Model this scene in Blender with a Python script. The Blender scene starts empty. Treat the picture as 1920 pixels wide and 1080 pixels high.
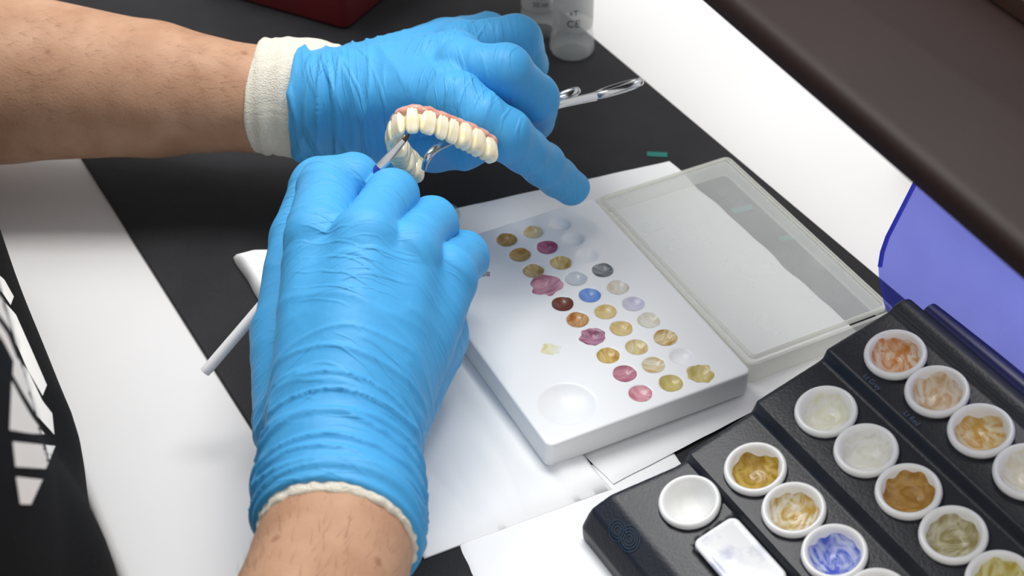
import bpy, math, random
import numpy as np
from mathutils import Vector, Matrix, noise
from mathutils.bvhtree import BVHTree
random.seed(4); rng=np.random.default_rng(4)
S=bpy.context.scene; COL=S.collection
R=math.radians
# ---------------------------------------------------------------- camera
TH=R(40); F=2900.0; CAM=Vector((0,-.62*math.cos(TH),.62*math.sin(TH)))
fw=Vector((0,math.cos(TH),-math.sin(TH))); up=Vector((0,math.sin(TH),math.cos(TH)))
cd=bpy.data.cameras.new('camera'); cam=bpy.data.objects.new('camera',cd); COL.objects.link(cam)
cam.location=CAM; cam.rotation_euler=(R(50),0,0); cd.lens=F/1920*36; cd.sensor_width=36; cd.clip_start=.01
cd.dof.use_dof=True; cd.dof.focus_distance=.56; cd.dof.aperture_fstop=16
S.camera=cam
S.view_settings.view_transform='Standard'
def ray(px,py): return Vector(((px-960)/F,0,0))+up*((540-py)/F)+fw
def W(px,py,z=0.0):
    d=ray(px,py); return CAM+d*((CAM.z-z)/(-d.z))
def D(px,py,dep): return CAM+ray(px,py)*dep
# ---------------------------------------------------------------- object helpers
def tag(o,label=None,cat=None,group=None,kind=None):
    if label: o['label']=label
    if cat: o['category']=cat
    if group: o['group']=group
    if kind: o['kind']=kind
    return o
def empty(name,loc,label,cat,group=None):
    o=bpy.data.objects.new(name,None); COL.objects.link(o); o.location=loc; o.empty_display_size=.01
    return tag(o,label,cat,group)
def mk(name,verts,faces,mat,parent=None,smooth=True,origin=True,local=False):
    V=np.array([tuple(v) for v in verts],dtype=float)
    loc=np.zeros(3)
    if origin and not local:
        loc=np.array([(V[:,0].min()+V[:,0].max())/2,(V[:,1].min()+V[:,1].max())/2,V[:,2].min()])
    me=bpy.data.meshes.new(name); me.from_pydata((V-loc).tolist(),[],[list(f) for f in faces]); me.update()
    if smooth: me.polygons.foreach_set('use_smooth',[True]*len(me.polygons))
    me.materials.append(mat)
    o=bpy.data.objects.new(name,me); COL.objects.link(o); o.location=loc
    if parent is not None:
        o.parent=parent
        if not local:
            o.matrix_parent_inverse=Matrix.Translation(-world_loc(parent))
    return o
def world_loc(p):
    return Vector(p.location)
def auto(o,ang=35):
    o.data.set_sharp_from_angle(angle=R(ang)); return o
# ---------------------------------------------------------------- materials
def srgb(r,g,b):
    f=lambda c:(c/255/12.92) if c/255<=.04045 else ((c/255+.055)/1.055)**2.4
    return (f(r),f(g),f(b),1)
def mat(name,col,rough=.5,metal=0,bump=0,bscale=200,var=0,vscale=30,sss=0,sssr=(.002,.001,.0006),coat=0,trans=0,ior=1.45,stretch=(1,1,1),spec=.5,col2=None,detail=4,lo=.35,hi=.65,dist=0,alpha=1,vd=5,vst=None,vrot=0):
    m=bpy.data.materials.new(name); m.use_nodes=True; nt=m.node_tree; N=nt.nodes; L=nt.links
    b=N['Principled BSDF']; b.inputs['Base Color'].default_value=col; b.inputs['Roughness'].default_value=rough
    b.inputs['Metallic'].default_value=metal; b.inputs['Coat Weight'].default_value=coat; b.inputs['Transmission Weight'].default_value=trans
    b.inputs['IOR'].default_value=ior; b.inputs['Specular IOR Level'].default_value=spec; b.inputs['Alpha'].default_value=alpha
    b.inputs['Coat Roughness'].default_value=.12
    if sss:
        b.inputs['Subsurface Weight'].default_value=sss; b.inputs['Subsurface Radius'].default_value=sssr; b.inputs['Subsurface Scale'].default_value=1
    tc=N.new('ShaderNodeTexCoord'); mp=N.new('ShaderNodeMapping'); mp.inputs['Scale'].default_value=stretch
    L.new(tc.outputs['Object'],mp.inputs[0])
    if bump:
        n=N.new('ShaderNodeTexNoise'); n.inputs['Scale'].default_value=bscale; n.inputs['Detail'].default_value=detail
        L.new(mp.outputs[0],n.inputs['Vector'])
        bp=N.new('ShaderNodeBump'); bp.inputs['Strength'].default_value=min(1,bump); bp.inputs['Distance'].default_value=.001
        L.new(n.outputs[0],bp.inputs['Height']); L.new(bp.outputs[0],b.inputs['Normal'])
    if var or col2:
        n2=N.new('ShaderNodeTexNoise'); n2.inputs['Scale'].default_value=vscale; n2.inputs['Detail'].default_value=vd; n2.inputs['Distortion'].default_value=dist
        src=tc.outputs['Object']
        if vst:
            m0=N.new('ShaderNodeMapping'); m0.inputs['Rotation'].default_value=(0,0,vrot); L.new(src,m0.inputs[0])
            m1_=N.new('ShaderNodeMapping'); m1_.inputs['Scale'].default_value=vst; L.new(m0.outputs[0],m1_.inputs[0]); src=m1_.outputs[0]
        L.new(src,n2.inputs['Vector'])
        cr=N.new('ShaderNodeValToRGB'); cr.color_ramp.elements[0].position=lo; cr.color_ramp.elements[1].position=hi
        c2=col2 if col2 else tuple(c*(1-var) for c in col[:3])+(1,)
        cr.color_ramp.elements[0].color=c2; cr.color_ramp.elements[1].color=col
        L.new(n2.outputs[0],cr.inputs[0]); L.new(cr.outputs[0],b.inputs['Base Color'])
    return m
def clear(name,tint,body,fac,rough=.1,gl=.08):
    m=bpy.data.materials.new(name); m.use_nodes=True; nt=m.node_tree; N=nt.nodes; L=nt.links
    b=N['Principled BSDF']; b.inputs['Base Color'].default_value=body; b.inputs['Roughness'].default_value=rough
    t=N.new('ShaderNodeBsdfTransparent'); t.inputs[0].default_value=tint
    mx=N.new('ShaderNodeMixShader'); tc=N.new('ShaderNodeTexCoord'); n=N.new('ShaderNodeTexNoise'); n.inputs['Scale'].default_value=45
    L.new(tc.outputs['Object'],n.inputs['Vector'])
    mr=N.new('ShaderNodeMapRange'); mr.inputs[3].default_value=max(0,fac-.06); mr.inputs[4].default_value=min(1,fac+.06)
    L.new(n.outputs[0],mr.inputs[0]); L.new(mr.outputs[0],mx.inputs[0]); L.new(t.outputs[0],mx.inputs[1]); L.new(b.outputs[0],mx.inputs[2])
    L.new(mx.outputs[0],N['Material Output'].inputs[0]); return m
def glovemat(name,axis):
    m=mat(name,srgb(74,166,224),.50,var=.07,vscale=45,sss=.05,sssr=(.001,.002,.004),spec=.35)
    N=m.node_tree.nodes; L=m.node_tree.links; b=N['Principled BSDF']
    tc=N.new('ShaderNodeTexCoord')
    prev=None
    for sc,ds,rot,lo_,dist,st in ((26,3.2,.20,.86,.0006,.7),(41,4.0,-.28,.88,.00045,.7),(66,5.0,.42,.86,.00035,.7),(98,5.5,-.1,.86,.00026,.65)):
        mp=N.new('ShaderNodeMapping'); mp.inputs['Rotation'].default_value=(.15,.1,rot); L.new(tc.outputs['Object'],mp.inputs[0])
        wv=N.new('ShaderNodeTexWave'); wv.wave_type='BANDS'; wv.bands_direction=axis; wv.inputs['Scale'].default_value=sc
        wv.inputs['Distortion'].default_value=ds; wv.inputs['Detail'].default_value=2; wv.inputs['Detail Scale'].default_value=.6
        L.new(mp.outputs[0],wv.inputs['Vector'])
        mr=N.new('ShaderNodeMapRange'); mr.inputs[1].default_value=lo_; mr.inputs[2].default_value=1; L.new(wv.outputs['Fac'],mr.inputs[0])
        n=N.new('ShaderNodeTexNoise'); n.inputs['Scale'].default_value=46; n.inputs['Detail'].default_value=1; L.new(mp.outputs[0],n.inputs['Vector'])
        m2=N.new('ShaderNodeMapRange'); m2.inputs[1].default_value=.48; m2.inputs[2].default_value=.70; L.new(n.outputs[0],m2.inputs[0])
        mu=N.new('ShaderNodeMath'); mu.operation='MULTIPLY'; L.new(mr.outputs[0],mu.inputs[0]); L.new(m2.outputs[0],mu.inputs[1])
        bp=N.new('ShaderNodeBump'); bp.inputs['Strength'].default_value=st; bp.inputs['Distance'].default_value=dist
        L.new(mu.outputs[0],bp.inputs['Height'])
        if prev: L.new(prev.outputs[0],bp.inputs['Normal'])
        prev=bp
    n=N.new('ShaderNodeTexNoise'); n.inputs['Scale'].default_value=130; n.inputs['Detail'].default_value=3; n.inputs['Distortion'].default_value=.6; L.new(tc.outputs['Object'],n.inputs['Vector'])
    bp=N.new('ShaderNodeBump'); bp.inputs['Strength'].default_value=.28; bp.inputs['Distance'].default_value=.001; L.new(n.outputs[0],bp.inputs['Height']); L.new(prev.outputs[0],bp.inputs['Normal'])
    L.new(bp.outputs[0],b.inputs['Normal']); return m
def skinmat():
    m=mat('skin',srgb(194,154,126),.58,bump=.2,bscale=1000,col2=srgb(172,130,102),vscale=60,sss=.06,sssr=(.003,.0014,.0008),lo=.3,hi=.7,spec=.3)
    N=m.node_tree.nodes; L=m.node_tree.links; b=N['Principled BSDF']; src=b.inputs['Base Color'].links[0].from_socket
    tc=N.new('ShaderNodeTexCoord'); v=N.new('ShaderNodeTexVoronoi'); v.inputs['Scale'].default_value=34
    L.new(tc.outputs['Object'],v.inputs['Vector'])
    mr=N.new('ShaderNodeMapRange'); mr.inputs[1].default_value=.03; mr.inputs[2].default_value=.07; mr.inputs[3].default_value=.55; mr.inputs[4].default_value=0
    L.new(v.outputs['Distance'],mr.inputs[0])
    mx=N.new('ShaderNodeMix'); mx.data_type='RGBA'; L.new(mr.outputs[0],mx.inputs[0]); L.new(src,mx.inputs[6]); mx.inputs[7].default_value=srgb(140,84,64)
    L.new(mx.outputs[2],b.inputs['Base Color']); return m
M_desk=mat('desk_white',srgb(228,227,227),.45,var=.04,vscale=8)
M_mat=mat('mat_black',srgb(30,30,33),.65,bump=.35,bscale=1500,col2=srgb(37,37,40),vscale=40,spec=.35)
M_paper=mat('tissue',srgb(251,251,251),.9,bump=.10,bscale=350,detail=6)
M_ceram=mat('ceramic',srgb(244,245,245),.42,coat=.12,var=.012,vscale=40)
M_cup=mat('porcelain',srgb(244,244,242),.22,coat=.4,var=.02,vscale=200)
M_tray=mat('tray_black',srgb(34,36,44),.38,bump=.12,bscale=900,var=.15,vscale=60)
M_navy=mat('hinge_navy',srgb(24,28,84),.35,var=.1)
M_gloveR=glovemat('nitrile_blue_right','Y'); M_gloveL=glovemat('nitrile_blue_left','X')
M_liner=mat('knit_white',srgb(238,232,216),.95,bump=.8,bscale=1800,var=.08,vscale=500)
M_skin=skinmat()
M_hair=mat('hair_brown',srgb(112,80,56),.6,var=.2,vscale=300)
M_shirt=mat('shirt_black',srgb(16,16,18),.9,bump=.5,bscale=1200,var=.2,spec=.2)
M_print=mat('print_white',srgb(244,240,234),.8,bump=.1,bscale=900,var=.04)
M_gum=mat('gum_pink',srgb(208,132,118),.3,coat=.5,bump=.1,bscale=900,col2=srgb(230,178,156),vscale=300,sss=.1)
M_tooth=mat('tooth',srgb(246,240,218),.2,coat=.6,col2=srgb(236,222,180),vscale=170,sss=.2,sssr=(.002,.0015,.001))
M_cream=mat('cream_resin',srgb(240,230,194),.35,coat=.3,col2=srgb(226,210,162),vscale=300,bump=.3,bscale=500)
M_steel=mat('steel',srgb(205,207,210),.2,metal=1,bump=.05,bscale=600)
M_handle=mat('handle_white',srgb(245,245,247),.3,coat=.3,var=.02)
M_blueband=mat('band_blue',srgb(20,60,150),.3,var=.1)
M_bristle=mat('bristle',srgb(96,74,48),.6,bump=1,bscale=3000,stretch=(1,1,.1),col2=srgb(60,42,30),vscale=900)
M_brown=mat('shelf_brown',srgb(38,25,23),.5,var=.15,vscale=20,bump=.05,bscale=300,spec=.2)
M_brown2=mat('lip_brown',srgb(58,40,33),.6,var=.2,vscale=40,spec=.2)
M_tan=mat('box_tan',srgb(112,80,56),.6,var=.3,vscale=60,spec=.2)
M_red=mat('box_red',srgb(88,8,18),.55,var=.15,vscale=40)
M_teal=mat('teal',srgb(20,120,112),.5,var=.1)
M_lidtop=clear('lid_clear',(.99,.99,.99,1),srgb(240,243,242),.26,.3)
M_lidwall=clear('lid_frost',(.99,.99,.98,1),srgb(250,250,243),.50,.35)
M_bluecl=clear('cover_blue',(.58,.61,.97,1),srgb(108,114,232),.24,.08)
M_blueedge=mat('cover_edge',srgb(60,66,225),.2,var=.1)
M_glass=clear('glass',(.98,.985,.985,1),srgb(222,227,228),.28,.05)
M_label=clear('bottle_label',(.97,.97,.97,1),srgb(206,208,206),.75,.4)
M_ink=mat('ink_grey',srgb(64,66,70),.6,var=.05)
M_hand=mat('handwriting',srgb(74,92,118),.6,var=.05)
M_floor=mat('floor_grey',srgb(120,118,115),.7,var=.1,vscale=3)
M_wall=mat('wall_paint',srgb(225,225,225),.8,var=.03,vscale=2)
M_spiral=mat('spiral_teal',srgb(34,56,76),.5,var=.05)
# ---------------------------------------------------------------- implicit surfaces
def smin(a,b,k):
    h=np.clip(.5+.5*(b-a)/k,0,1); return b*(1-h)+a*h-k*h*(1-h)
def smax(a,b,k): return -smin(-a,-b,k)
def cone(P,a,b,ra,rb):
    a=np.array(a);b=np.array(b); ab=b-a; h=np.clip(((P-a)@ab)/max(ab@ab,1e-12),0,1)
    q=P-a-h[:,None]*ab; return np.sqrt((q*q).sum(1))-(ra+h*(rb-ra))
def chain(P,pts,k):
    d=None
    for (a,ra),(b,rb) in zip(pts[:-1],pts[1:]):
        c=cone(P,a,b,ra,rb); d=c if d is None else smin(d,c,k)
    return d
def rbox2(x,y,hx,hy,r):
    qx=np.abs(x)-hx+r; qy=np.abs(y)-hy+r
    return np.hypot(np.maximum(qx,0),np.maximum(qy,0))+np.minimum(np.maximum(qx,qy),0)-r
def surfnet(f,lo,hi,h,newton=2):
    lo=np.array(lo,float);hi=np.array(hi,float); n=np.ceil((hi-lo)/h).astype(int)+1
    ax=[lo[i]+h*np.arange(n[i]) for i in range(3)]
    V=np.empty(n)
    for i in range(0,n[0],16):
        g=np.stack(np.meshgrid(ax[0][i:i+16],ax[1],ax[2],indexing='ij'),-1)
        V[i:i+16]=f(g.reshape(-1,3)).reshape(g.shape[:3])
    Sg=V<0; c=n-1
    pos=np.zeros(tuple(c)+(3,)); cnt=np.zeros(c)
    for a in range(3):
        o=[x for x in range(3) if x!=a]
        for d1 in (0,1):
            for d2 in (0,1):
                s0=[None]*3; s1=[None]*3
                s0[a]=slice(0,c[a]); s1[a]=slice(1,c[a]+1)
                s0[o[0]]=s1[o[0]]=slice(d1,d1+c[o[0]]); s0[o[1]]=s1[o[1]]=slice(d2,d2+c[o[1]])
                v0=V[tuple(s0)]; v1=V[tuple(s1)]; m=(v0<0)!=(v1<0)
                den=np.where(m,v0-v1,1); t=np.where(m,v0/den,0)
                pos[...,a]+=t*m; pos[...,o[0]]+=d1*m; pos[...,o[1]]+=d2*m; cnt+=m
    mk_=cnt>0; ids=-np.ones(c,int); ids[mk_]=np.arange(mk_.sum())
    ci=np.argwhere(mk_); v=lo+h*(ci+pos[mk_]/cnt[mk_][:,None])
    faces=[]
    for a in range(3):
        b=(a+1)%3; e=(a+2)%3
        s0=[slice(None)]*3; s1=[slice(None)]*3; s0[a]=slice(0,-1); s1[a]=slice(1,None)
        A=Sg[tuple(s0)]; B=Sg[tuple(s1)]; g=np.argwhere(A!=B)
        g=g[(g[:,b]>0)&(g[:,e]>0)&(g[:,b]<c[b])&(g[:,e]<c[e])]
        def cid(db,de):
            q=g.copy(); q[:,b]+=db; q[:,e]+=de; return ids[q[:,0],q[:,1],q[:,2]]
        Q=np.stack([cid(-1,-1),cid(0,-1),cid(0,0),cid(-1,0)],1)
        ins=A[g[:,0],g[:,1],g[:,2]]; Q[~ins]=Q[~ins][:,::-1]
        faces.append(Q)
    Q=np.concatenate(faces); Q=Q[(Q>=0).all(1)]
    def grad(p):
        e=2e-4; G=np.empty_like(p)
        for i in range(3):
            d=np.zeros(3); d[i]=e; G[:,i]=(f(p+d)-f(p-d))/(2*e)
        return G
    for _ in range(newton):
        G=grad(v); gg=np.maximum((G*G).sum(1),.2); st=(f(v)/gg)[:,None]*G
        ln=np.sqrt((st*st).sum(1)); st*=np.minimum(1,(.6*h)/np.maximum(ln,1e-9))[:,None]; v=v-st
    G=grad(v); nn=G/np.maximum(np.sqrt((G*G).sum(1)),1e-9)[:,None]
    return v,Q.tolist(),nn
# ---------------------------------------------------------------- frames
A27=R(27); E1=Vector((math.cos(A27),math.sin(A27),0)); E2=Vector((-math.sin(A27),math.cos(A27),0))
def E(a,b,z): return E1*a+E2*b+Vector((0,0,z))
def boxmesh(name,c,e1,e2,h1,h2,z0,z1,r,m,parent=None,seg=4,bev=.35):
    V=[];Fc=[]; rings=[]
    br=min(r*bev,(z1-z0)*bev)
    for (z,ins) in ((z0,br),(z0+br,0),(z1-br,0),(z1-br*.6,br*.12),(z1-br*.3,br*.3),(z1-br*.1,br*.6),(z1,br)):
        ring=[]
        for (sx,sy,a0) in ((1,1,0),(-1,1,90),(-1,-1,180),(1,-1,270)):
            for k in range(seg+1):
                a=R(a0+90*k/seg); rr=r-ins if r>ins else 0
                x=sx*(h1-r)+rr*math.cos(a); y=sy*(h2-r)+rr*math.sin(a)
                ring.append(len(V)); V.append(Vector((c[0],c[1],0))+e1*x+e2*y+Vector((0,0,z)))
        rings.append(ring)
    n=len(rings[0])
    for a,b in zip(rings[:-1],rings[1:]):
        for i in range(n): Fc.append((a[i],a[(i+1)%n],b[(i+1)%n],b[i]))
    Fc.append(rings[0][::-1]); Fc.append(rings[-1])
    o=mk(name,V,Fc,m,parent); auto(o,40); return o
# ---------------------------------------------------------------- setting
o=boxmesh('floor',(0,0),E1,E2,2.5,2.5,-.80,-.75,.01,M_floor); tag(o,kind='structure')
o=boxmesh('wall_back',E(0,2.5,0),E1,E2,2.5,.05,-.80,1.9,.005,M_wall); tag(o,kind='structure')
o=boxmesh('wall_right',E(2.5,0,0),E1,E2,.05,2.45,-.80,1.9,.005,M_wall); tag(o,kind='structure')
ZD=-.005; ZM=-.003
desk=empty('desk',E(.2,.05,-.75),'light grey white work desk under the black mat','desk')
boxmesh('desk_top',E(.238,.1,0),E1,E2,.42,.65,ZD-.03,ZD,.012,M_desk,desk)
for a,b in ((-.08,-.45),(-.08,.65),(.57,-.45),(.57,.65)): boxmesh('leg',E(a,b,0),E1,E2,.025,.025,-.75,ZD-.03,.006,M_desk,desk)
A30=R(30); m1=Vector((math.cos(A30),math.sin(A30),0)); m2=Vector((-math.sin(A30),math.cos(A30),0))
c=m1*.0075+m2*.03
o=boxmesh('desk_mat',c,m1,m2,.1275,.36,ZD,ZM,.006,M_mat); tag(o,'black rubber desk mat under the hands and white tissues','desk mat')
# ---------------------------------------------------------------- tissues
def tissue(name,px,z,th,label,amp=.0004,seed=0,lift=None,ew=2):
    cs=[W(x,y,z) for x,y in px]
    n=80; V=[];Fc=[]
    for lay in (1,0):
        for i in range(n+1):
            for j in range(n+1):
                s=i/n;t=j/n
                p=cs[0]*(1-s)*(1-t)+cs[1]*s*(1-t)+cs[2]*s*t+cs[3]*(1-s)*t
                w=noise.noise(Vector((p.x*40+seed,p.y*40,seed)))*amp*.5+noise.noise(Vector((p.x*110,p.y*60+seed,seed)))*amp*.4
                ed=min(s,1-s,t,1-t)*n
                jit=noise.noise(Vector((s*9+seed,t*9,3)))*.0012 if ed<1 else 0
                lf=lift(s,t) if (lift and lay) else 0
                top=z+w-abs(amp)*.5+lf
                if lay:
                    if ed<ew: q=1-ed/ew; top=(z-th)+(top-(z-th))*math.sqrt(max(.06,1-q*q))
                    zz=top
                else: zz=z-th
                V.append(Vector((p.x+jit,p.y+jit,zz)))
    N1=(n+1)**2
    for i in range(n):
        for j in range(n):
            a=i*(n+1)+j; Fc.append((a,a+n+1,a+n+2,a+1)); Fc.append((N1+a,N1+a+1,N1+a+n+2,N1+a+n+1))
    bd=[(i,0) for i in range(n)]+[(n,j) for j in range(n)]+[(i,n) for i in range(n,0,-1)]+[(0,j) for j in range(n,0,-1)]
    idx=[i*(n+1)+j for i,j in bd]
    for k in range(len(idx)):
        a=idx[k];b=idx[(k+1)%len(idx)]; Fc.append((b,a,N1+a,N1+b))
    o=mk(name,V,Fc,M_paper); auto(o,60); tag(o,label,'tissue','white tissues layered on the desk mat'); return o
tissue('tissue',[(830,950),(1000,1330),(1480,1150),(1250,830)],-.0022,.0006,'white tissue at the bottom edge, partly under the black cup tray',.0002,5)
tissue('tissue',[(690,425),(1150,905),(1640,650),(1255,300)],-.0012,.0008,'white tissue under the clear plastic lid and far palette side',.0002,2)
tissue('tissue',[(437,478),(795,1038),(1148,908),(735,405)],0,.0028,'thick folded white tissue poking out left of the right hand',.0003,9,
   lambda s,t:max(0,min(1,(s-.74)/.2))*(.0016*abs(noise.noise(Vector((s*4,t*8,1))))+.0005*noise.noise(Vector((s*16,t*5,4))))+.0042*max(0,min(1,(.26-t)/.14))*max(0,min(1,(.9-s)/.3)),4)
# ---------------------------------------------------------------- palette
TP=.011; PA=Vector((.0124,-.0992,0)); PW,PL=.0850,.1197
PC=PA+E1*(PW/2)+E2*(PL/2)
wells=[ (950,449,'ochre brown',srgb(148,110,50),srgb(192,156,92),1),(975,477,'ochre',srgb(168,124,58),srgb(204,170,106),1),(1000,507,'tan ochre',srgb(170,130,70),srgb(214,190,142),.98),
(1024,536,'smeared rose pink',srgb(180,106,130),srgb(218,168,182),1.45),(1055,569,'dark red brown',srgb(92,46,34),srgb(128,70,50),1),(1083,599,'burnt orange',srgb(164,92,20),srgb(220,176,120),1),
(1111,632,'dark magenta',srgb(124,54,84),srgb(200,150,174),1.1),(1140,666,'golden ochre',srgb(184,138,46),srgb(222,196,126),1),(1171,700,'mauve pink',srgb(168,88,110),srgb(204,146,160),1.02),(1201,737,'rose pink',srgb(196,112,132),srgb(226,174,180),1),
(1000,434,'pale ochre',srgb(212,180,118),srgb(230,214,176),.95),(1026,463,'magenta',srgb(148,64,100),srgb(192,116,146),1),(1052,492,'mustard yellow',srgb(188,142,54),srgb(228,208,154),1),(1080,522,'pale grey',srgb(196,203,210),srgb(212,217,222),1),
(1106,553,'sky blue',srgb(100,140,215),srgb(128,164,228),1),(1135,584,'pale yellow ochre',srgb(210,180,108),srgb(224,206,154),1),(1165,615,'sandy ochre',srgb(204,170,96),srgb(224,206,154),1.02),(1194,650,'cream ochre',srgb(204,174,106),srgb(224,212,168),1),
(1225,684,'yellow ochre with white',srgb(198,164,80),srgb(230,226,206),1),(1258,718,'olive yellow',srgb(190,172,96),srgb(206,192,128),1.02),
(1050,420,None,None,None,0),(1075,448,None,None,None,0),(1101,478,None,None,None,0),(1130,506,'black and grey',srgb(58,62,60),srgb(164,168,170),1),(1158,538,'cream beige',srgb(212,198,172),srgb(234,230,222),1),
(1187,569,'pale lilac',srgb(200,196,216),srgb(216,213,228),1),(1217,600,'pale cream',srgb(218,208,178),srgb(232,231,224),1),(1248,633,'amber gold',srgb(184,134,32),srgb(236,222,180),1.05),(1277,668,None,None,None,0),(1312,700,'yellow olive',srgb(188,166,80),srgb(220,206,150),1.12)]
wa=.0045; wd=.0018; wR=(wa*wa+wd*wd)/(2*wd)
wc=[W(w[0],w[1],TP) for w in wells]
big=W(1063,757,TP); ba=.0107; bd_=.0034; bR=(ba*ba+bd_*bd_)/(2*bd_)
def f_pal(P):
    Q=P-np.array(PC); x=Q[:,0]*E1.x+Q[:,1]*E1.y; y=Q[:,0]*E2.x+Q[:,1]*E2.y; z=P[:,2]
    d2=rbox2(x,y,PW/2,PL/2,.003)
    d=smax(d2,np.abs(z-TP/2)-TP/2,.0012)
    for c in wc:
        s=np.sqrt((P[:,0]-c.x)**2+(P[:,1]-c.y)**2+(z-(TP-wd+wR))**2)-wR
        d=smax(d,-s,.0004)
    s=np.sqrt((P[:,0]-big.x)**2+(P[:,1]-big.y)**2+(z-(TP-bd_+bR))**2)-bR
    return smax(d,-s,.0004)
v,f,_=surfnet(f_pal,(-.048,-.103,-.002),(.093,.052,.0125),.00055)
pal=empty('paint_palette',(PC.x,PC.y,0),'white ceramic palette with three rows of small paint wells and one large well','palette')
o=mk('palette_body',v,f,M_ceram,pal)
def pal_z(x,y):
    z=TP
    for c in wc:
        r=math.hypot(x-c.x,y-c.y)
        if r<wa: z=TP-wd+wR-math.sqrt(wR*wR-r*r)
    return z
def paintmat(nm,c1,c2,sc=300,dist=.8,bump=.12,lo=.34,hi=.66,rot=0.0,st=(1,.4,1)):
    return mat('paint_'+nm.replace(' ','_'),c1,.33,coat=.2,col2=c2,vscale=sc,bump=bump,bscale=600,lo=lo,hi=hi,dist=dist,detail=2,vd=2,vst=st,vrot=rot)
def dab(cx,cy,rad,zf,m,parent,name='paint_dab',irr=.1,lab=None,freq=1.3,thick=.00030):
    V=[Vector((cx,cy,zf(cx,cy)+thick))];Fc=[];nr,na=10,64; sd=random.random()*50
    for i in range(1,nr+1):
        for j in range(na):
            a=2*math.pi*j/na; rr=rad*(i/nr)*(1+(i/nr)*irr*noise.noise(Vector((math.cos(a)*freq+sd,math.sin(a)*freq,sd)))*2)
            x=cx+rr*math.cos(a); y=cy+rr*math.sin(a)
            h=(thick+.00014*noise.noise(Vector((x*380,y*380,sd))))*(1-(i/nr)**4*.8)
            V.append(Vector((x,y,zf(x,y)+max(h,.00005))))
    for j in range(na): Fc.append((0,1+j,1+(j+1)%na))
    for i in range(nr-1):
        for j in range(na):
            a=1+i*na+j;b=1+i*na+(j+1)%na; Fc.append((a,a+na,b+na,b))
    o=mk(name,V,Fc,m,parent)
    if lab: o['label']=lab
    return o
for k,(w,c) in enumerate(zip(wells,wc)):
    if w[2]: dab(c.x,c.y,wa*.95*w[5],pal_z,paintmat(w[2],w[3],w[4],rot=k*1.3),pal,irr=.03 if w[5]<=1.05 else .14,lab=w[2]+' paint in a well',freq=1.3 if w[5]<=1.05 else 1.9)
c=W(1034,655,TP); dab(c.x,c.y,.0032,pal_z,paintmat('yellow smear',srgb(226,214,140),srgb(240,240,232),300,1,.05),pal,name='paint_smear',irr=.25,lab='pale yellow paint smear',freq=2,thick=.00012)
c=W(908,513,TP); dab(c.x,c.y,.0022,pal_z,paintmat('dark red smear',srgb(120,80,85),srgb(200,180,180),500),pal,name='paint_smear',irr=.4,lab='dark red paint smear',thick=.00012)
# ---------------------------------------------------------------- clear lid
LC=Vector((.0914,.0128,0)); AL=R(27.5); l1=Vector((math.cos(AL),math.sin(AL),0)); l2=Vector((-math.sin(AL),math.cos(AL),0)); lh1,lh2=.034,.0585
lid=empty('plastic_lid',(LC.x,LC.y,-.001),'clear frosted plastic box lid lying right of the white palette','lid')
def ringwall(name,h1,h2,r,t,z0,z1,m,parent):
    V=[];Fc=[];n=0;seg=6
    def loop(ins,z):
        out=[]
        for (sx,sy,a0) in ((1,1,0),(-1,1,90),(-1,-1,180),(1,-1,270)):
            for k in range(seg+1):
                a=R(a0+90*k/seg); x=sx*(h1-r)+(r-ins)*math.cos(a); y=sy*(h2-r)+(r-ins)*math.sin(a)
                out.append(len(V)); V.append(LC+l1*x+l2*y+Vector((0,0,z)))
        return out
    Ls=[loop(0,z0),loop(0,z1-.0006),loop(.0006,z1),loop(t-.0004,z1),loop(t,z1-.0004),loop(t,z0)]
    n=len(Ls[0])
    for a,b in zip(Ls,Ls[1:]+Ls[:1]):
        for i in range(n): Fc.append((a[i],a[(i+1)%n],b[(i+1)%n],b[i]))
    return auto(mk(name,V,Fc,m,parent),40)
ringwall('side_wall',lh1,lh2,.0032,.0012,-.001,.0085,M_lidwall,lid)
ringwall('inner_rim',lh1-.0024,lh2-.0024,.0028,.0012,.0078,.0098,M_lidwall,lid)
boxmesh('lid_panel',LC,l1,l2,lh1-.0036,lh2-.0036,.0083,.0090,.002,M_lidtop,lid)
for i,(px,py,a,l,w_,lab) in enumerate([(1232,290,-5,.0046,.0018,'small teal scrap on black mat beyond the clear lid'),(1392,392,20,.005,.0018,'teal scrap seen through far part of the clear lid'),(1480,446,15,.0045,.0016,'teal scrap seen through the lid nearer its right edge')]):
    c=W(px,py,ZM); d1=Vector((math.cos(R(a)),math.sin(R(a)),0)); d2=Vector((-d1.y,d1.x,0))
    o=boxmesh('teal_scrap',c,d1,d2,l,w_,ZM,ZM+.0003,.0004,M_teal); tag(o,lab,'scrap','teal scraps on the mat')
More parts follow.
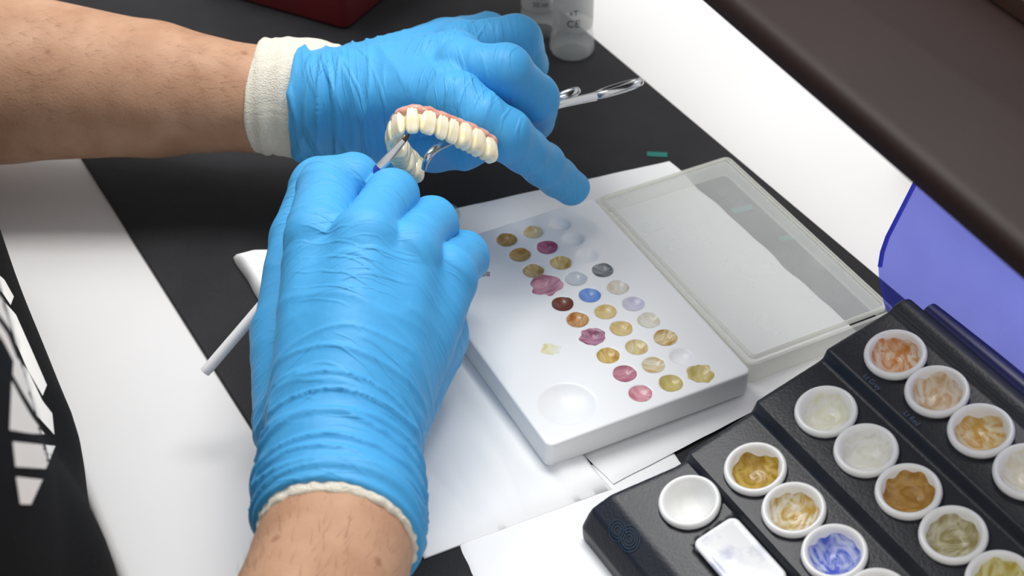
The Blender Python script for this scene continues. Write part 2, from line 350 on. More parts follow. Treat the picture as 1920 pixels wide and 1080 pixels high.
# ---------------------------------------------------------------- stepped cup tray
P1=Vector((.0581,-.1337,0)); AT=R(29.7); ta=Vector((math.cos(AT),math.sin(AT),0)); td=Vector((math.sin(AT),-math.cos(AT),0))
def T(a,al,z): return P1+ta*a+td*al+Vector((0,0,z))
prof=[(-.0275,-.002),(-.028,.004),(-.0245,.011),(-.018,.0155),(-.012,.0172),(.0085,.0225),(.0095,.0258),(.0343,.0323),(.0360,.0368),(.0625,.0437),(.064,.0477),(.0900,.0535),(.0915,.0552),(.0945,.0565),(.098,.0560),(.101,.0525),(.102,.045),(.102,-.002)]
def polysdf(x,y,pts):
    d=np.full(x.shape,1e9); s=np.ones(x.shape); n=len(pts)
    for i in range(n):
        ax,ay=pts[i]; bx,by=pts[i-1]; ex,ey=bx-ax,by-ay; wx,wy=x-ax,y-ay
        t=np.clip((wx*ex+wy*ey)/(ex*ex+ey*ey),0,1); d=np.minimum(d,(wx-ex*t)**2+(wy-ey*t)**2)
        c1=y>=ay;c2=y<by;c3=ex*wy>ey*wx
        s=np.where((c1&c2&c3)|(~c1&~c2&~c3),-s,s)
    return s*np.sqrt(d)
TILT=R(14.3); rows=[(0,.0203),(.0217,.0290),(.0498,.0404),(.0784,.0514)]
row0=[0,.0049,.0037,.0020]; PITCH=.0203
cups=[]
kinds={0:[None],1:[('mustard gold',srgb(164,126,30),srgb(206,178,90)),('mustard and cream',srgb(190,156,64),srgb(236,230,212)),('cobalt blue',srgb(72,96,202),srgb(200,208,238)),('cream',srgb(225,220,205),srgb(240,238,232)),None],
2:[('ivory',srgb(230,227,204),srgb(240,240,232)),('white',srgb(228,226,212),srgb(242,242,238)),('brown ochre',srgb(164,120,50),srgb(200,160,90)),('olive khaki',srgb(158,146,94),srgb(216,210,182)),('yellow olive',srgb(188,172,70),srgb(228,220,170)),('tan',srgb(200,170,120),srgb(230,218,196))],
3:[('orange tan',srgb(208,134,62),srgb(238,222,200)),('beige tan',srgb(208,174,134),srgb(236,224,206)),('golden yellow',srgb(210,164,80),srgb(238,226,192)),('pale cream',srgb(230,222,198),srgb(242,240,232)),('sandy',srgb(210,190,140),srgb(236,228,204))]}
for r in range(4):
    for i,kd in enumerate(kinds[r]): cups.append((r,i,rows[r][0],row0[r]+i*PITCH,rows[r][1],kd))
nl=np.array([-math.sin(TILT),0,math.cos(TILT)])
def f_tl(L_):
    a,al,z=L_[:,0],L_[:,1],L_[:,2]
    d=polysdf(a,z,prof); en=-.016-.006*np.clip((.005-a)/.03,0,1)
    d=smax(d,en-al,.0022); d=smax(d,al-.15,.003)
    for (r,i,ca,cl,cz,kd) in cups:
        q0=a-ca;q1=al-cl;q2=z-cz; h=q0*nl[0]+q2*nl[2]
        u=q0*math.cos(TILT)+q2*math.sin(TILT); rad=np.hypot(u,q1)
        d=np.maximum(d,-np.maximum(rad-.0092,-(h+.0095)))
    q0=a-0;q2=z-.0203; h=q0*nl[0]+q2*nl[2]; u=q0*math.cos(TILT)+q2*math.sin(TILT)
    d=np.maximum(d,-np.maximum(rbox2(u,al-.0275,.0088,.0150,.003),-(h+.0015)))
    return d
v,f,_=surfnet(f_tl,(-.031,-.025,-.004),(.107,.153,.0605),.0011)
vw=v@np.array([[*ta],[*td],[0,0,1]])+np.array(P1)
tray=empty('cup_tray',tuple(T(.04,.06,-.002)),'black stepped plastic tray holding white paint cups, blue see-through cover behind','tray')
fl=[q[::-1] for q in f]
o=mk('tray_body',vw,fl,M_tray,tray); auto(o,50)
bvh_tray=BVHTree.FromPolygons([Vector(p) for p in vw],fl)
def slab(name,pts,nrm,th,m,parent):
    n=len(pts); V=[p+nrm*th/2 for p in pts]+[p-nrm*th/2 for p in pts]
    Fc=[tuple(range(n)),tuple(range(2*n-1,n-1,-1))]+[(i,n+i,n+(i+1)%n,(i+1)%n) for i in range(n)]
    return mk(name,V,Fc,m,parent,smooth=False)
cu=(ta*.37+Vector((0,0,1))*.93).normalized(); c0=T(.1055,-.0470,.028); cn=td.cross(cu).normalized()
hgt=.130; ln=.20
loc=[(0.026,.0),(.020,.003),(.013,.007),(.007,.012),(.003,.017),(.001,.022),(0,.028),(0,hgt-.006),(.006,hgt),(ln,hgt),(ln,0)]
pts=[c0+td*x+cu*y for x,y in loc]
cov=slab('blue_cover',pts,cn,.0016,M_bluecl,tray); cov['label']='translucent blue plastic cover'
ed=[c0+td*(x-.0002)+cu*y for x,y in loc[4:8]]+[c0+td*(x+.0005)+cu*y for x,y in loc[4:8]][::-1]
e_=slab('cover_edge',ed,cn,.0018,M_blueedge,cov)
def textmesh(s):
    c=bpy.data.curves.new('t','FONT'); c.body=s; c.size=1; c.align_x='CENTER'; c.align_y='CENTER'; c.extrude=.02
    o=bpy.data.objects.new('t',c); COL.objects.link(o); bpy.context.view_layer.update()
    dg=bpy.context.evaluated_depsgraph_get(); me=bpy.data.meshes.new_from_object(o.evaluated_get(dg))
    V=[v.co.copy() for v in me.vertices]; Fc=[tuple(p.vertices) for p in me.polygons]
    bpy.data.objects.remove(o); bpy.data.meshes.remove(me); return V,Fc
pn=Vector((-math.sin(TILT)*ta.x,-math.sin(TILT)*ta.y,math.cos(TILT))); pu=Vector((ta.x*math.cos(TILT),ta.y*math.cos(TILT),math.sin(TILT)))
for s,al in (('Lt Grey',.0058),('Lt Red',.0252)):
    V,Fc=textmesh(s); b=T(.0658,al,.0477+.0018*math.tan(TILT)+.0006)
    V=[b+td*(p.x*.0025)+pu*(p.y*.0027)+pn*(p.z*.003) for p in V]
    o=mk('handwriting',V,Fc,M_hand,tray,smooth=False); o['label']='faint handwritten words '+s
def decal_strips(strips,bvh,m,name,parent,off=.0003):
    V=[];Fc=[];cache={}
    def vid(p):
        if p in cache: return cache[p]
        d=ray(*p).normalized(); h,n,_,_=bvh.ray_cast(CAM,d)
        if h is None: cache[p]=None
        else: V.append(h-d*off); cache[p]=len(V)-1
        return cache[p]
    for (L1,L2) in strips:
        a=[vid(tuple(p)) for p in L1]; b=[vid(tuple(p)) for p in L2]
        for i in range(len(a)-1):
            q=(a[i],a[i+1],b[i+1],b[i])
            if None not in q: Fc.append(q)
    if Fc: return mk(name,V,Fc,m,parent)
for (cx,cy,rs) in ((1158,995,(7,13,19)),(1180,1010,(6,12,18,24))):
    st=[]
    for r_ in rs:
        c1=[(cx+r_*.8*math.cos(t),cy+r_*math.sin(t)) for t in np.linspace(0,2*math.pi,33)]
        c2=[(cx+(r_+2.0)*.8*math.cos(t),cy+(r_+2.0)*math.sin(t)) for t in np.linspace(0,2*math.pi,33)]
        st.append((c1,c2))
    decal_strips(st,bvh_tray,M_spiral,'ring_emblem',tray)
def TL(u,al,h): return T(0,al,.0203)+pu*u+pn*h
V=[];Fc=[];rings=[]
for (h,ins) in ((-.0013,.0006),(.0006,0),(.0012,.0005),(.0013,.0012),(.0009,.0022)):
    ring=[]
    for (sx,sy,a0) in ((1,1,0),(-1,1,90),(-1,-1,180),(1,-1,270)):
        for k in range(6):
            a=R(a0+18*k); x=sx*(.0085-.003)+(.003-ins)*math.cos(a); y=sy*(.0147-.003)+(.003-ins)*math.sin(a)
            ring.append(len(V)); V.append(TL(x,.0275+y,h))
    rings.append(ring)
n=len(rings[0])
for a,b in zip(rings[:-1],rings[1:]):
    for i in range(n): Fc.append((a[i],b[i],b[(i+1)%n],a[(i+1)%n]))
Fc.append(rings[0]); Fc.append(rings[-1][::-1])
pl=mk('mixing_plate',V,Fc,mat('plate_white',srgb(240,241,243),.3,coat=.25,col2=srgb(190,196,216),vscale=100,lo=.36,hi=.52)); tag(pl,'white rounded rectangular mixing plate in front row beside the empty cup','plate')
def lathe(prof,n=40):
    V=[];Fc=[]
    for (r,z) in prof:
        for j in range(n): a=2*math.pi*j/n; V.append((r*math.cos(a),r*math.sin(a),z))
    for i in range(len(prof)-1):
        for j in range(n): a=i*n+j;b=i*n+(j+1)%n; Fc.append((a,b,b+n,a+n))
    return V,Fc
cprof=[(.00001,-.0092),(.006,-.0092),(.0086,-.0068),(.0090,-.0012),(.0101,-.0008),(.01035,.0004),(.0101,.0014),(.0096,.0019),(.0089,.0019),(.0083,.0013),(.0079,.0002),(.0068,-.0022),(.0050,-.0040),(.0028,-.0050),(.00001,-.0052)]
cV,cF=lathe(cprof,48)
me_cup=None
inner=[(0,-.0052),(.0028,-.0050),(.0050,-.0040),(.0068,-.0022),(.0079,.0002),(.0083,.0013)]
def iz(r):
    for (r0,z0),(r1,z1) in zip(inner[:-1],inner[1:]):
        if r<=r1: return z0+(z1-z0)*(r-r0)/(r1-r0)
    return .0013
ordn=['first','second','third','fourth','fifth','sixth']
rown=['front row','second row','third row','back row']
for (r,i,ca,cl,cz,kd) in cups:
    lab=('empty white porcelain cup alone at the end of the front row' if r==0 else
         ('empty white porcelain cup at the near end of second row' if kd is None else
          'white porcelain cup of %s paint, %s in the tray %s'%(kd[0],ordn[i],rown[r])))
    root=empty('paint_cup',(0,0,0),lab,'cup','white paint cups in the black tray')
    if me_cup is None:
        ob=mk('cup_body',cV,cF,M_cup,root,local=True); me_cup=ob.data
    else:
        ob=bpy.data.objects.new('cup_body',me_cup); COL.objects.link(ob); ob.parent=root
    if kd:
        V=[(0,0,iz(0)+.0008)];Fc=[];nr,na=14,64;sd=random.random()*99
        ca_,sa_=math.cos(sd),math.sin(sd)
        for a_ in range(1,nr+1):
            for j in range(na):
                t=2*math.pi*j/na; rr=.0076*(a_/nr)*(1+.07*noise.noise(Vector((math.cos(t)*2+sd,math.sin(t)*2,sd)))*(a_/nr)*2); rr=min(rr,.0081)
                x,y=rr*math.cos(t),rr*math.sin(t); q=a_/nr
                xs,ys=x*ca_+y*sa_,-x*sa_+y*ca_
                h=.0009*(1-q**3)+(.0005*noise.noise(Vector((xs*140,ys*300,sd))))*(1-q**6)
                V.append((x,y,iz(rr)+max(h,.00012)))
        for j in range(na): Fc.append((0,1+j,1+(j+1)%na))
        for a_ in range(nr-1):
            for j in range(na):
                q=1+a_*na+j;w_=1+a_*na+(j+1)%na; Fc.append((q,q+na,w_+na,w_))
        ob=mk('paint',V,Fc,paintmat('cup '+kd[0],kd[1],kd[2],180,1.6,.12,.36,.62,-sd,(.6,1.2,1)),root,local=True); ob['label']=kd[0]+' paint'
    root.matrix_world=Matrix.Translation(T(ca,cl,cz)+pn*.0006)@Matrix((( td.x,pu.x,pn.x),(td.y,pu.y,pn.y),(td.z,pu.z,pn.z))).to_4x4()
# ---------------------------------------------------------------- raised shelf
ZS=.170; zb=ZS-.012
e0=W(1284,0,zb); e9=W(1920,562,zb); s2=(e0-e9); s2.z=0; s2.normalize(); s1=Vector((s2.y,-s2.x,0))
sh=empty('raised_shelf',(.17,0,ZD),'dark brown raised shelf board crossing the upper right corner','shelf')
smid=e0+s2*(-.10); sc=smid+s1*.037
boxmesh('shelf_board',sc,s1,s2,.037,.50,zb,ZS,.010,M_brown,sh,bev=.5)
boxmesh('back_lip',sc+s1*.0345,s1,s2,.0025,.50,ZS,ZS+.007,.002,M_brown2,sh)
for k in (.46,-.40): boxmesh('support_post',sc+s2*k+s1*.02,s1,s2,.008,.008,ZD,zb,.002,M_brown,sh)
c=W(1945,-20,.10)+s1*.008
bx=empty('brown_box',(c.x,c.y,ZD),'tan brown box with a metal catch in the far top right corner','box')
boxmesh('box_body',c,s1,s2,.024,.040,ZD,.10,.003,M_tan,bx)
kc=W(1912,70,.1005); V,Fc=lathe([(.00001,0),(.0025,.0002),(.0035,.001),(.0028,.003),(.00001,.0038)],20)
mk('catch',[Vector(p)+kc for p in V],Fc,M_steel,bx)
d60=R(62); r1=Vector((math.cos(d60),math.sin(d60),0)); r2=Vector((-math.sin(d60),math.cos(d60),0))
c=W(650,58,ZM)+r1*.04+r2*.045
rb=empty('red_box',(c.x,c.y,ZM),'dark red box at the top edge behind the left hand','box')
boxmesh('box_body',c,r1,r2,.04,.045,ZM,.022,.004,M_red,rb); boxmesh('box_lid',c,r1,r2,.041,.046,.0222,.034,.004,M_red,rb)
# ---------------------------------------------------------------- bottles
def bottle(px,py,lab,txt,sc=1.0):
    b=W(px,py,ZM); root=empty('bottle',tuple(b),lab,'bottle','small bottles at the top edge')
    V,Fc=lathe([(.00001,0),(.0080,0),(.0100,.0012),(.0112,.0035),(.0108,.008),(.0100,.013),(.0097,.018),(.0096,.046),(.0075,.051),(.006,.053),(.006,.056),(.00001,.056)],40)
    mk('bottle_body',[Vector(p)*sc+b for p in V],Fc,M_glass,root)
    V,Fc=lathe([(.00985,.0165),(.01,.017),(.01,.044),(.00985,.0445)],40); mk('bottle_label',[Vector(p)*sc+b for p in V],Fc,M_label,root)
    V,Fc=lathe([(.007,.0562),(.0075,.0565),(.0075,.068),(.0068,.069),(.00001,.069)],32); mk('cap',[Vector(p)*sc+b for p in V],Fc,M_handle,root)
    for s,zc,hs in txt:
        V,Fc=textmesh(s); rr=.0101*sc
        V=[b+Vector((rr*math.sin(p.x*hs/rr),-rr*math.cos(p.x*hs/rr),zc+p.y*hs))+Vector((0,-p.z*.002,0)) for p in V]
        mk('printed_text',V,Fc,M_ink,root,smooth=False)
bottle(1072,98,'small clear bottle with a CE mark on its label, nearer of two',[('CE',.0215,.0054),('xT',.0275,.0040)])
bottle(1012,58,'small clear bottle partly hidden behind the left hand, farther of two',[('50 ml',.020,.0035)],.95)
c=W(824,420,0); V,Fc=lathe([(.00001,.0),(.0065,0),(.0085,.002),(.0090,.005),(.0084,.0052),(.0078,.0025),(.006,.0012),(.00001,.001)],40)
o=mk('glass_dish',[Vector(p)+c for p in V],Fc,M_glass); tag(o,'small clear glass dish peeking out behind the right hand knuckles','dish')
# ---------------------------------------------------------------- gloves
def P3(px,py,z): return tuple(W(px,py,z))
RH=dict(
 palm=[[(P3(602,930,.046),.0192),(P3(600,850,.050),.0176),(P3(602,460,.077),.0120)],
       [(P3(632,930,.049),.0202),(P3(632,850,.055),.0172),(P3(683,462,.083),.0116)],
       [(P3(660,930,.047),.0192),(P3(672,850,.050),.0168),(P3(760,490,.076),.0112)],
       [(P3(660,930,.044),.0188),(P3(680,840,.043),.0166),(P3(830,528,.063),.0112)],
       [(P3(632,1080,.045),.0250),(P3(632,930,.046),.0236)],
       [(P3(700,790,.034),.0178),(P3(800,630,.030),.0152)],
       [(P3(572,790,.040),.0168),(P3(553,630,.044),.0152)]],
 fingers=[[(P3(600,446,.080),.0116),(P3(616,350,.079),.0106),(P3(662,336,.079),.0092),(P3(692,352,.066),.0080)],
          [(P3(686,446,.086),.0108),(P3(706,405,.083),.0086),(P3(734,367,.078),.0092),(P3(740,372,.052),.0080),(P3(700,410,.038),.0075)],
          [(P3(766,472,.079),.0104),(P3(786,444,.074),.0084),(P3(807,420,.068),.0090),(P3(810,440,.044),.0078),(P3(760,480,.032),.0072)],
          [(P3(836,512,.066),.0102),(P3(852,496,.060),.0084),(P3(868,482,.055),.0088),(P3(855,515,.032),.0075),(P3(810,545,.024),.007)],
          [(P3(556,620,.044),.0146),(P3(570,450,.048),.0126),(P3(600,350,.054),.0110),(P3(660,345,.058),.0088)]])
LH=dict(
 palm=[[(P3(545,195,.045),.0203),(P3(640,195,.052),.0188),(P3(850,180,.077),.0134)],
       [(P3(545,190,.045),.0203),(P3(640,185,.055),.0188),(P3(850,122,.077),.0134)],
       [(P3(620,185,.045),.0195),(P3(850,96,.062),.0136)],
       [(P3(620,195,.040),.0190),(P3(835,92,.048),.0134)],
       [(P3(450,190,.045),.0230),(P3(560,192,.045),.0218)],
       [(P3(620,225,.042),.0180),(P3(740,255,.048),.0150)]],
 fingers=[[(P3(856,192,.083),.0118),(P3(900,222,.080),.0098),(P3(948,252,.074),.0096),(P3(985,282,.062),.0086),(P3(1017,308,.050),.0085),(P3(1046,332,.038),.0079),(P3(1071,352,.030),.0076)],
          [(P3(870,128,.083),.0116),(P3(905,132,.086),.0096),(P3(948,134,.087),.0104),(P3(978,162,.079),.0092),(P3(1003,184,.072),.0094),(P3(1002,226,.052),.0084)],
          [(P3(864,92,.067),.0118),(P3(915,84,.067),.0098),(P3(968,77,.066),.0105),(P3(986,122,.046),.0096),(P3(950,170,.038),.0085)],
          [(P3(835,88,.048),.0122),(P3(915,66,.044),.0100),(P3(940,120,.028),.0090),(P3(900,170,.026),.0080)],
          [(P3(740,255,.048),.0144),(P3(815,268,.052),.0113),(P3(870,266,.060),.0102),(P3(905,257,.062),.0088)]])
def f_hand(H,cut):
    def f(P):
        d=None
        for c in H['palm']:
            x=chain(P,c,.003); d=x if d is None else smin(d,x,.007)
        g=None
        for c in H['fingers']:
            x=chain(P,c,.0020); g=x if g is None else smin(g,x,.0004)
        d=smin(d,g,.0018)
        return smax(d,cut(P),.0008)
    return f
def bounds(H):
    pts=np.array([p for g in ('palm','fingers') for c in H[g] for p,_ in c]); rr=.028
    return pts.min(0)-rr,pts.max(0)+rr
def disp(v,nn,fn):
    out=np.array(v)
    for i in range(len(out)): out[i]+=nn[i]*fn(out[i])
    return out
def rid(x): return 1-min(1,abs(x)*3.2)
def fR(p):
    x,y,z=p; w=max(0,min(1,(-.100-y)/.045)); e=max(0,min(1,(-.162-y)/.006))
    a=rid(noise.noise(Vector((x*18+y*10,y*165+x*14,z*18)))); b=rid(noise.noise(Vector((x*16+5+y*12,y*62+x*18,z*16))))
    g=noise.noise(Vector((x*22,y*22,z*22+7)))
    return .0015*w*a*a+.0009*b*b*(.45+w*.4)+.0006*g+.0005*e
def fL(p):
    x,y,z=p; w=max(0,min(1,(-.038-x)/.035)); e=max(0,min(1,(-.082-x)/.004))
    a=rid(noise.noise(Vector((x*165+y*14,y*18+x*10,z*18)))); b=rid(noise.noise(Vector((x*62+y*22,y*16+x*12,z*16+4))))
    g=noise.noise(Vector((x*22,y*22,z*22+7)))
    return .0014*w*a*a+.0008*b*b*(.45+w*.4)+.0006*g+.0004*e
person=empty('person',tuple(E(-.30,-.02,-.3)),'person in a black printed t-shirt and blue gloves, painting a denture with both hands','person')
cutR=lambda P:(-.1690-.09*(P[:,0]+.05))-P[:,1]
lo,hi=bounds(RH); lo[1]=-.18
v,f,nn=surfnet(f_hand(RH,cutR),lo,hi,.0008); gR=mk('glove',disp(v,nn,fR),f,M_gloveR,person); gR['label']='blue nitrile glove on the right hand, gripping the brush'
cutL=lambda P:(-.0870+.05*(P[:,1]-.07))-P[:,0]
lo,hi=bounds(LH); lo[0]=-.095
v,f,nn=surfnet(f_hand(LH,cutL),lo,hi,.0008); gL=mk('glove',disp(v,nn,fL),f,M_gloveL,person); gL['label']='blue nitrile glove on the left hand, index finger pointing out'
def liner(pts,plane_lo,plane_hi,lo,hi,fn,parent):
    def f(P): return smax(smax(chain(P,pts,.004),plane_lo(P),.0015),plane_hi(P),.001)
    v,f_,nn=surfnet(f,lo,hi,.0008); return mk('liner_cuff',disp(v,nn,fn),f_,M_liner,parent)
o=liner([(P3(632,1080,.045),.0240),(P3(632,930,.046),.0232)],lambda P:(-.1724-.06*(P[:,0]+.05))-P[:,1],lambda P:P[:,1]+.155,(-.09,-.18,.01),(-.015,-.15,.08),
      lambda p:.0009*noise.noise(Vector((p[0]*320,p[1]*380,p[2]*320))),gR)
o['label']='frayed white knit liner edge'
def fcuff(p):
    th=math.atan2(p[2]-.045,p[1]-.069); e=max(0,1-abs(p[0]+.1020)/.0026)
    return .00008*math.sin(th*110+p[0]*60)+.0018*noise.noise(Vector((p[0]*60,p[1]*34,p[2]*34)))+.0008*rid(noise.noise(Vector((p[0]*120,p[1]*22,p[2]*22+3))))+.0012*e
o=liner([((-.125,.0685,.045),.0240),((-.085,.0687,.046),.0228),((-.06,.0687,.046),.0205)],lambda P:(-.1045+.14*(P[:,1]-.07))-P[:,0],lambda P:P[:,0]+.07,(-.118,.035,.01),(-.065,.105,.078),
      fcuff,gL)
o['label']='thick white knit liner cuff'
def toE(a,b,z): return tuple(E(a,b,z))
shR=toE(-.345,-.19,.27); shL=toE(-.345,.17,.27)
armR=[((-.050,-.140,.048),.0150),((-.0528,-.175,.045),.0226),((-.060,-.225,.045),.0268),((-.078,-.31,.045),.036),((-.10,-.43,.043),.040),(shR,.052)]
armL=[((-.06,.070,.046),.0150),((-.1065,.0687,.045),.0214),((-.15,.073,.047),.0278),((-.215,.080,.049),.0362),((-.29,.088,.050),.041),((-.365,.095,.050),.040),(shL,.052)]
def f_body(P):
    d=smin(chain(P,armR,.004),chain(P,armL,.004),.01)
    t=smin(cone(P,toE(-.325,-.10,-.27),toE(-.335,-.10,.22),.10,.095),cone(P,toE(-.325,.06,-.27),toE(-.335,.06,.22),.10,.095),.05)
    return smin(d,t,.03)
v,f,nn=surfnet(f_body,(-.55,-.50,-.40),(-.02,.20,.36),.0042)
body=mk('body',v,f,M_skin,person)
HV=[];HF=[]
def hair(pts,n,tol):
    for _ in range(n):
        k=random.randrange(len(pts)-1); t=random.random(); a=Vector(pts[k][0]);b=Vector(pts[k+1][0]); r_=pts[k][1]*(1-t)+pts[k+1][1]*t
        ax=(a-b).normalized(); c_=a.lerp(b,t); th=random.uniform(0,math.pi); u=ax.cross(Vector((0,0,1))).normalized(); w_=u.cross(ax)
        if w_.z<0: w_=-w_
        nrm=(u*math.cos(th)+w_*math.sin(th)).normalized(); p=c_+nrm*(r_-.0001)
        side=ax.cross(nrm)*random.uniform(-.5,.5); dirn=(ax*.9+side+nrm*.20).normalized(); l=random.uniform(.004,.008); wd_=.00004
        sd=dirn.cross(nrm).normalized()*wd_
        q=[p,p+dirn*l*.5+nrm*.0002,p+dirn*l+nrm*.0001]; i0=len(HV)
        HV.extend([q[0]-sd,q[0]+sd,q[1]-sd*.8,q[1]+sd*.8,q[2]]); HF.extend([(i0,i0+1,i0+3,i0+2),(i0+2,i0+3,i0+4)])
hair(armL[1:5],1100,0); hair(armR[1:4],450,0)
hr=mk('arm_hair',HV,HF,M_hair,body); hr['kind']='stuff'
def f_shirt(P):
    t=smin(cone(P,toE(-.3125,-.10,-.27),toE(-.3095,-.10,.21),.115,.115),cone(P,toE(-.3125,.095,-.27),toE(-.3095,.095,.21),.115,.115),.04)
    t=smin(t,cone(P,toE(-.2410,-.09,.03),toE(-.2410,.090,.03),.052,.052),.03)
    t=smin(t,cone(P,toE(-.2340,-.030,.035),toE(-.2340,.085,.035),.055,.055),.015)
    a=Vector(shR); b=Vector((-.10,-.43,.043)); m=a.lerp(b,.45)
    a2=Vector(shL); b2=Vector((-.365,.095,.050)); m2_=a2.lerp(b2,.45)
    s=np.minimum(cone(P,tuple(a),tuple(m),.062,.058),cone(P,tuple(a2),tuple(m2_),.062,.058))
    return smin(t,s,.03)
v,f,nn=surfnet(f_shirt,(-.57,-.52,-.42),(-.03,.26,.38),.0055)
v=disp(v,nn,lambda p:.0015*noise.noise(Vector((p[0]*14,p[1]*14,p[2]*9))))
shirt=mk('shirt',v,f,M_shirt,person); shirt['label']='black t-shirt with white graphic print'
bvh_s=BVHTree.FromPolygons([Vector(p) for p in v],f)
def resamp(L_,n=18):
    L_=[np.array(p,float) for p in L_]; ds=[0]
    for a,b in zip(L_[:-1],L_[1:]): ds.append(ds[-1]+np.linalg.norm(b-a))
    out=[]
    for t in np.linspace(0,ds[-1],n):
        k=min(max(np.searchsorted(ds,t)-1,0),len(L_)-2); u=(t-ds[k])/(ds[k+1]-ds[k]+1e-9); out.append(tuple(L_[k]*(1-u)+L_[k+1]*u))
    return out
prs=[([(-20,500),(8,524),(26,556)],[(-20,516),(0,542),(20,572)]),
 ([(-10,545),(30,590),(62,662),(88,722)],[(-10,578),(20,618),(50,690),(80,742)]),
 ([(-10,592),(14,627),(42,697),(72,748)],[(-10,614),(8,642),(32,690),(60,745)]),
 ([(26,664),(52,694),(80,752),(98,775)],[(24,702),(44,738),(70,780),(102,815)]),
 ([(22,714),(40,748),(60,782),(84,814)],[(18,806),(30,808),(46,811),(60,813)]),
 ([(24,828),(104,836)],[(29,875),(86,879)]),
 ([(30,894),(80,899)],[(38,945),(58,946)])]
for a,b in prs:
    a=resamp(a);b=resamp(b)
    rowsp=[[ (pa[0]*(1-t)+pb[0]*t,pa[1]*(1-t)+pb[1]*t) for pa,pb in zip(a,b)] for t in (0,.25,.5,.75,1)]
    decal_strips(list(zip(rowsp[:-1],rowsp[1:])),bvh_s,M_print,'shirt_print',shirt,.0008)
# ---------------------------------------------------------------- denture
dn=-up; tc_=-fw; OC=(dn*.90+tc_*.43).normalized()
def DA(px,py): return D(px,py,.5475+.00036*(py-250))
ctrl=[DA(x,y) for x,y in ((921,286),(897,270),(868,255),(838,243),(808,232),(780,226),(757,230),(741,246),(738,272),(752,300),(778,324))]
def cr(p,t):
    n=len(p)-1; x=t*n; i=min(int(x),n-1); u=x-i
    a=p[max(i-1,0)];b=p[i];c=p[i+1];d=p[min(i+2,n)]
    return .5*((2*b)+(c-a)*u+(2*a-5*b+4*c-d)*u*u+(3*b-a-3*c+d)*u**3)
samp=[cr(ctrl,t) for t in np.linspace(0,1,200)]; cum=[0]
for a,b in zip(samp[:-1],samp[1:]): cum.append(cum[-1]+(b-a).length)
tot=cum[-1]
def at(s):
    k=min(max(int(np.searchsorted(cum,s))-1,0),198); u=(s-cum[k])/(cum[k+1]-cum[k]+1e-9)
    return samp[k].lerp(samp[k+1],u),(samp[k+1]-samp[k]).normalized()
cen=(samp[0]+samp[-1])/2*.6+(sum(samp,Vector())/len(samp))*.4
def frame(s):
    p,t=at(s); n=t.cross(OC).normalized()
    if n.dot(p-cen)<0: n=-n
    return p,t,n
den=empty('denture',tuple(D(830,260,.55)),'upper denture with ivory teeth and pink gum, held between the gloved hands','denture')
gp=[];cp=[]
for k,s in enumerate(np.linspace(0,tot,60)):
    p,t,n=frame(s); q=k/59; th=.0022-.0005*math.sin(q*math.pi)+.0002*math.sin(k*1.7)
    fat=1+.30*max(0,min(1,(q-.70)/.12))
    gp.append((tuple(p-OC*(.0039+.0002*math.sin(k*1.46))+n*.0003),th)); cp.append((tuple(p-OC*.0010-n*(.0012*fat)),.0021*fat))
def f_gum(P): return chain(P,gp[:46],.001)
def f_cr(P):
    d=chain(P,cp[::2],.001); d2=chain(P,[(tuple(Vector(a)-OC*.0026),r*.9) for a,r in cp[::2]],.001); return smin(d,d2,.002)
for nm,ff,mm,pp in (('gum',f_gum,M_gum,gp),('denture_base',f_cr,M_cream,cp)):
    ar=np.array([a for a,_ in pp]); v,f,nn=surfnet(ff,ar.min(0)-.011,ar.max(0)+.011,.0006)
    v=disp(v,nn,lambda p:.00035*noise.noise(Vector(p)*450)); mk(nm,v,f,mm,den)
ws=[1.35,1.3,1.05,.90,.95,1.12,.90,1.2,1.2,.92,.98,1.0,1.25,1.35]; tw=sum(ws); s=0
for i,w_ in enumerate(ws):
    wid=w_/tw*tot; p,t,n=frame(s+wid/2); s+=wid
    mol=i<3 or i>9; can=i in(4,9)
    rj=random.uniform(-.07,.07); hj=random.uniform(.92,1.05)
    t=(t+OC*rj).normalized(); oc=(OC-t*rj+n*random.uniform(-.08,.08)).normalized()
    hh=(.0098 if not mol else .0094)*hj
    if i in (5,6,7,8): hh=.0102*hj
    if i>9: hh=.0102*hj
    th=(.0072 if i>9 else .0062) if mol else .0044
    shift=-.0016 if i>9 else .0007
    V=[];Fc=[];nu,nv=18,28
    for a in range(nu+1):
        ph=-math.pi/2+math.pi*a/nu
        for b in range(nv):
            la=2*math.pi*b/nv; e=.62
            sg=lambda x,e:math.copysign(abs(x)**e,x)
            x=sg(math.cos(ph),.5)*sg(math.cos(la),e); y=sg(math.cos(ph),.7)*sg(math.sin(la),e); z=sg(math.sin(ph),.70)
            tap=1-.16*(.5-.5*z)+(-.14*max(0,z) if can else 0); thk=1-(.35*max(0,z) if not mol else 0)
            cusp=(.0010*abs(math.sin(x*2.6))-.0003)*max(0,z) if mol else 0
            lobe=(.00018*math.cos(x*9)+(.0003*(1-abs(x)) if mol else 0))*(1 if y>0 else 0)
            V.append(p+oc*(.0004+z*hh/2+cusp)+t*(x*wid*.535*tap)+n*(shift+y*th/2*thk+lobe))
    for a in range(nu):
        for b in range(nv): q=a*nv+b;r_=a*nv+(b+1)%nv; Fc.append((q,r_,r_+nv,q+nv))
    mk('tooth',V,Fc,M_tooth,den)
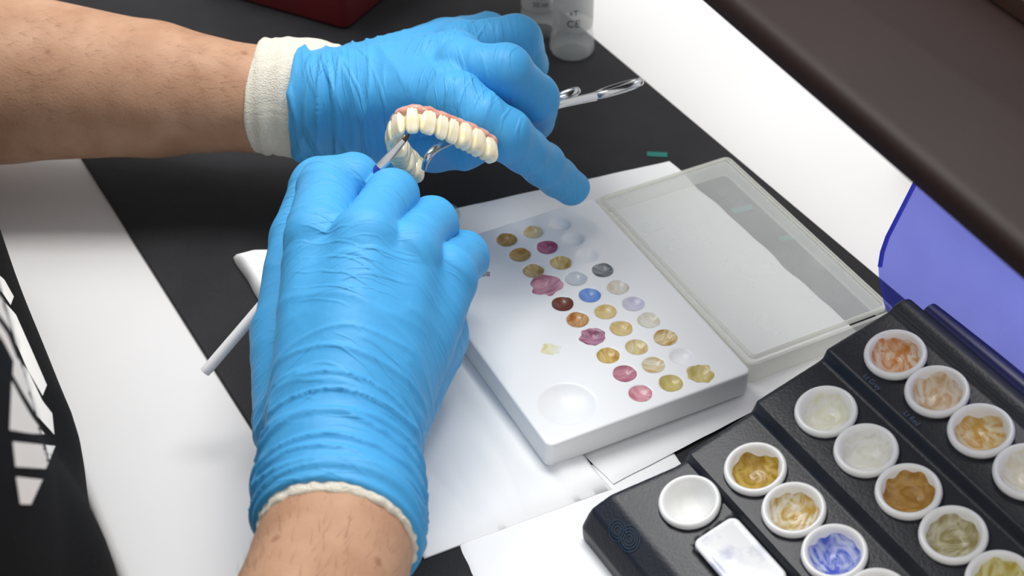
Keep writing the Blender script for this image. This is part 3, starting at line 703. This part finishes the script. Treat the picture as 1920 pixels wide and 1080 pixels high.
# ---------------------------------------------------------------- tubes along points
def tube(name,pts,rad,m,parent,flat=None,n=14,sub=6):
    P=[]; RR=[]
    pp=[Vector(p) for p in pts]; N_=(len(pp)-1)*sub
    for i in range(N_+1):
        t=i/N_; P.append(cr(pp,t)); x=t*(len(rad)-1); k=min(int(x),len(rad)-2); RR.append(rad[k]*(1-(x-k))+rad[k+1]*(x-k))
    V=[];Fc=[]; ref=Vector((0,0,1))
    for i,p in enumerate(P):
        t=(P[min(i+1,N_)]-P[max(i-1,0)]).normalized(); u=t.cross(ref).normalized(); w=t.cross(u)
        for j in range(n): a=2*math.pi*j/n; V.append(p+(u*math.cos(a)+w*math.sin(a)*(flat or 1))*RR[i])
    for i in range(N_):
        for j in range(n): q=i*n+j;r_=i*n+(j+1)%n; Fc.append((q,r_,r_+n,q+n))
    Fc.append(tuple(range(n))[::-1]); Fc.append(tuple(range(N_*n,N_*n+n)))
    o=mk(name,V,Fc,m,parent); auto(o,60); return o
tube('hinge_bar',[T(.1012,-.008,.0535),T(.1012,.04,.0535),T(.1012,.09,.0535),T(.1012,.148,.0535)],[.0036,.0046,.0046,.0046,.0046],M_navy,tray)
bt=D(768,251,.5375); be=W(385,697,.026); L=(be-bt).length; bd=(be-bt).normalized()
br=empty('paint_brush',tuple(be),'fine paint brush with white handle held in the right glove, tip on a tooth','brush')
B=lambda s:bt+bd*(L*s)
tube('bristles',[B(0),B(.010),B(.022),B(.034)],[.0002,.0006,.0009,.0010],M_bristle,br,sub=3)
tube('ferrule',[B(.028),B(.07),B(.11),B(.145)],[.0010,.0014,.0018,.0020],M_steel,br,sub=4)
tube('grip_band',[B(.143),B(.165),B(.18),B(.20)],[.0020,.0021,.0021,.0021],M_blueband,br,sub=3)
tube('handle',[B(.198),B(.5),B(.8),B(.985),B(.997),B(1.0)],[.0020,.0021,.0020,.0020,.0016,.0006],M_handle,br,sub=5)
fc=empty('forceps',tuple(D(950,230,.58)),'polished steel forceps gripped in the left glove, handle loops showing behind fingers','forceps')
tube('jaw',[D(795,316,.556),D(800,300,.553),D(811,284,.554),D(834,269,.562),D(870,258,.580),D(930,236,.597)],[.0010,.0013,.0015,.0017,.0019,.002],M_steel,fc)
tube('shank',[D(930,236,.597),D(1000,212,.606),D(1050,196,.614),D(1116,181,.622)],[.002,.0018,.0016,.0019],M_steel,fc)
tube('shank',[D(930,236,.597),D(985,210,.612),D(1010,200,.618),D(1032,193,.622)],[.002,.0018,.0016,.0018],M_steel,fc)
def ringh(c,ang,L_,w_):
    sx=Vector((1,0,0)); u=(sx*math.cos(R(ang))+up*math.sin(R(ang))); v_=(up*.30-sx*.1+fw*.94).normalized(); n=u.cross(v_).normalized()
    V=[];Fc=[];N_,n_=48,12
    for i in range(N_):
        t=2*math.pi*i/N_; q=c+u*(L_*math.cos(t))+v_*(w_*math.sin(t)); rd=(u*(w_*math.cos(t))+v_*(L_*math.sin(t))).normalized()
        for j in range(n_): a=2*math.pi*j/n_; V.append(q+rd*(.0015*math.cos(a))+n*(.0017*math.sin(a)))
    for i in range(N_):
        for j in range(n_):
            a=i*n_+j;b=i*n_+(j+1)%n_;c2=((i+1)%N_)*n_+(j+1)%n_;d2=((i+1)%N_)*n_+j; Fc.append((a,b,c2,d2))
    mk('ring_handle',V,Fc,M_steel,fc)
ringh(D(1160,166,.628),17,.0092,.0028); ringh(D(1056,181,.626),22,.0060,.0028)
# ---------------------------------------------------------------- light
w=bpy.data.worlds.new('world'); S.world=w; w.use_nodes=True; w.node_tree.nodes['Background'].inputs[0].default_value=(1,.995,.99,1); w.node_tree.nodes['Background'].inputs[1].default_value=.80
def area(name,loc,tgt,size,e,col):
    l=bpy.data.lights.new(name,'AREA'); l.energy=e; l.size=size; l.color=col; l.shape='RECTANGLE'; l.size_y=size*.5
    o=bpy.data.objects.new(name,l); COL.objects.link(o); o.location=loc; o.rotation_euler=(Vector(tgt)-Vector(loc)).to_track_quat('-Z','Y').to_euler()
area('bench_lamp',(.05,.14,.66),(.03,-.02,0),.36,3.3,(1,.985,.96))
area('added_fill',(-.5,.5,1.2),(0,0,0),.7,5.5,(.98,.985,1))  # unseen fill light, added to brighten the left of the desk
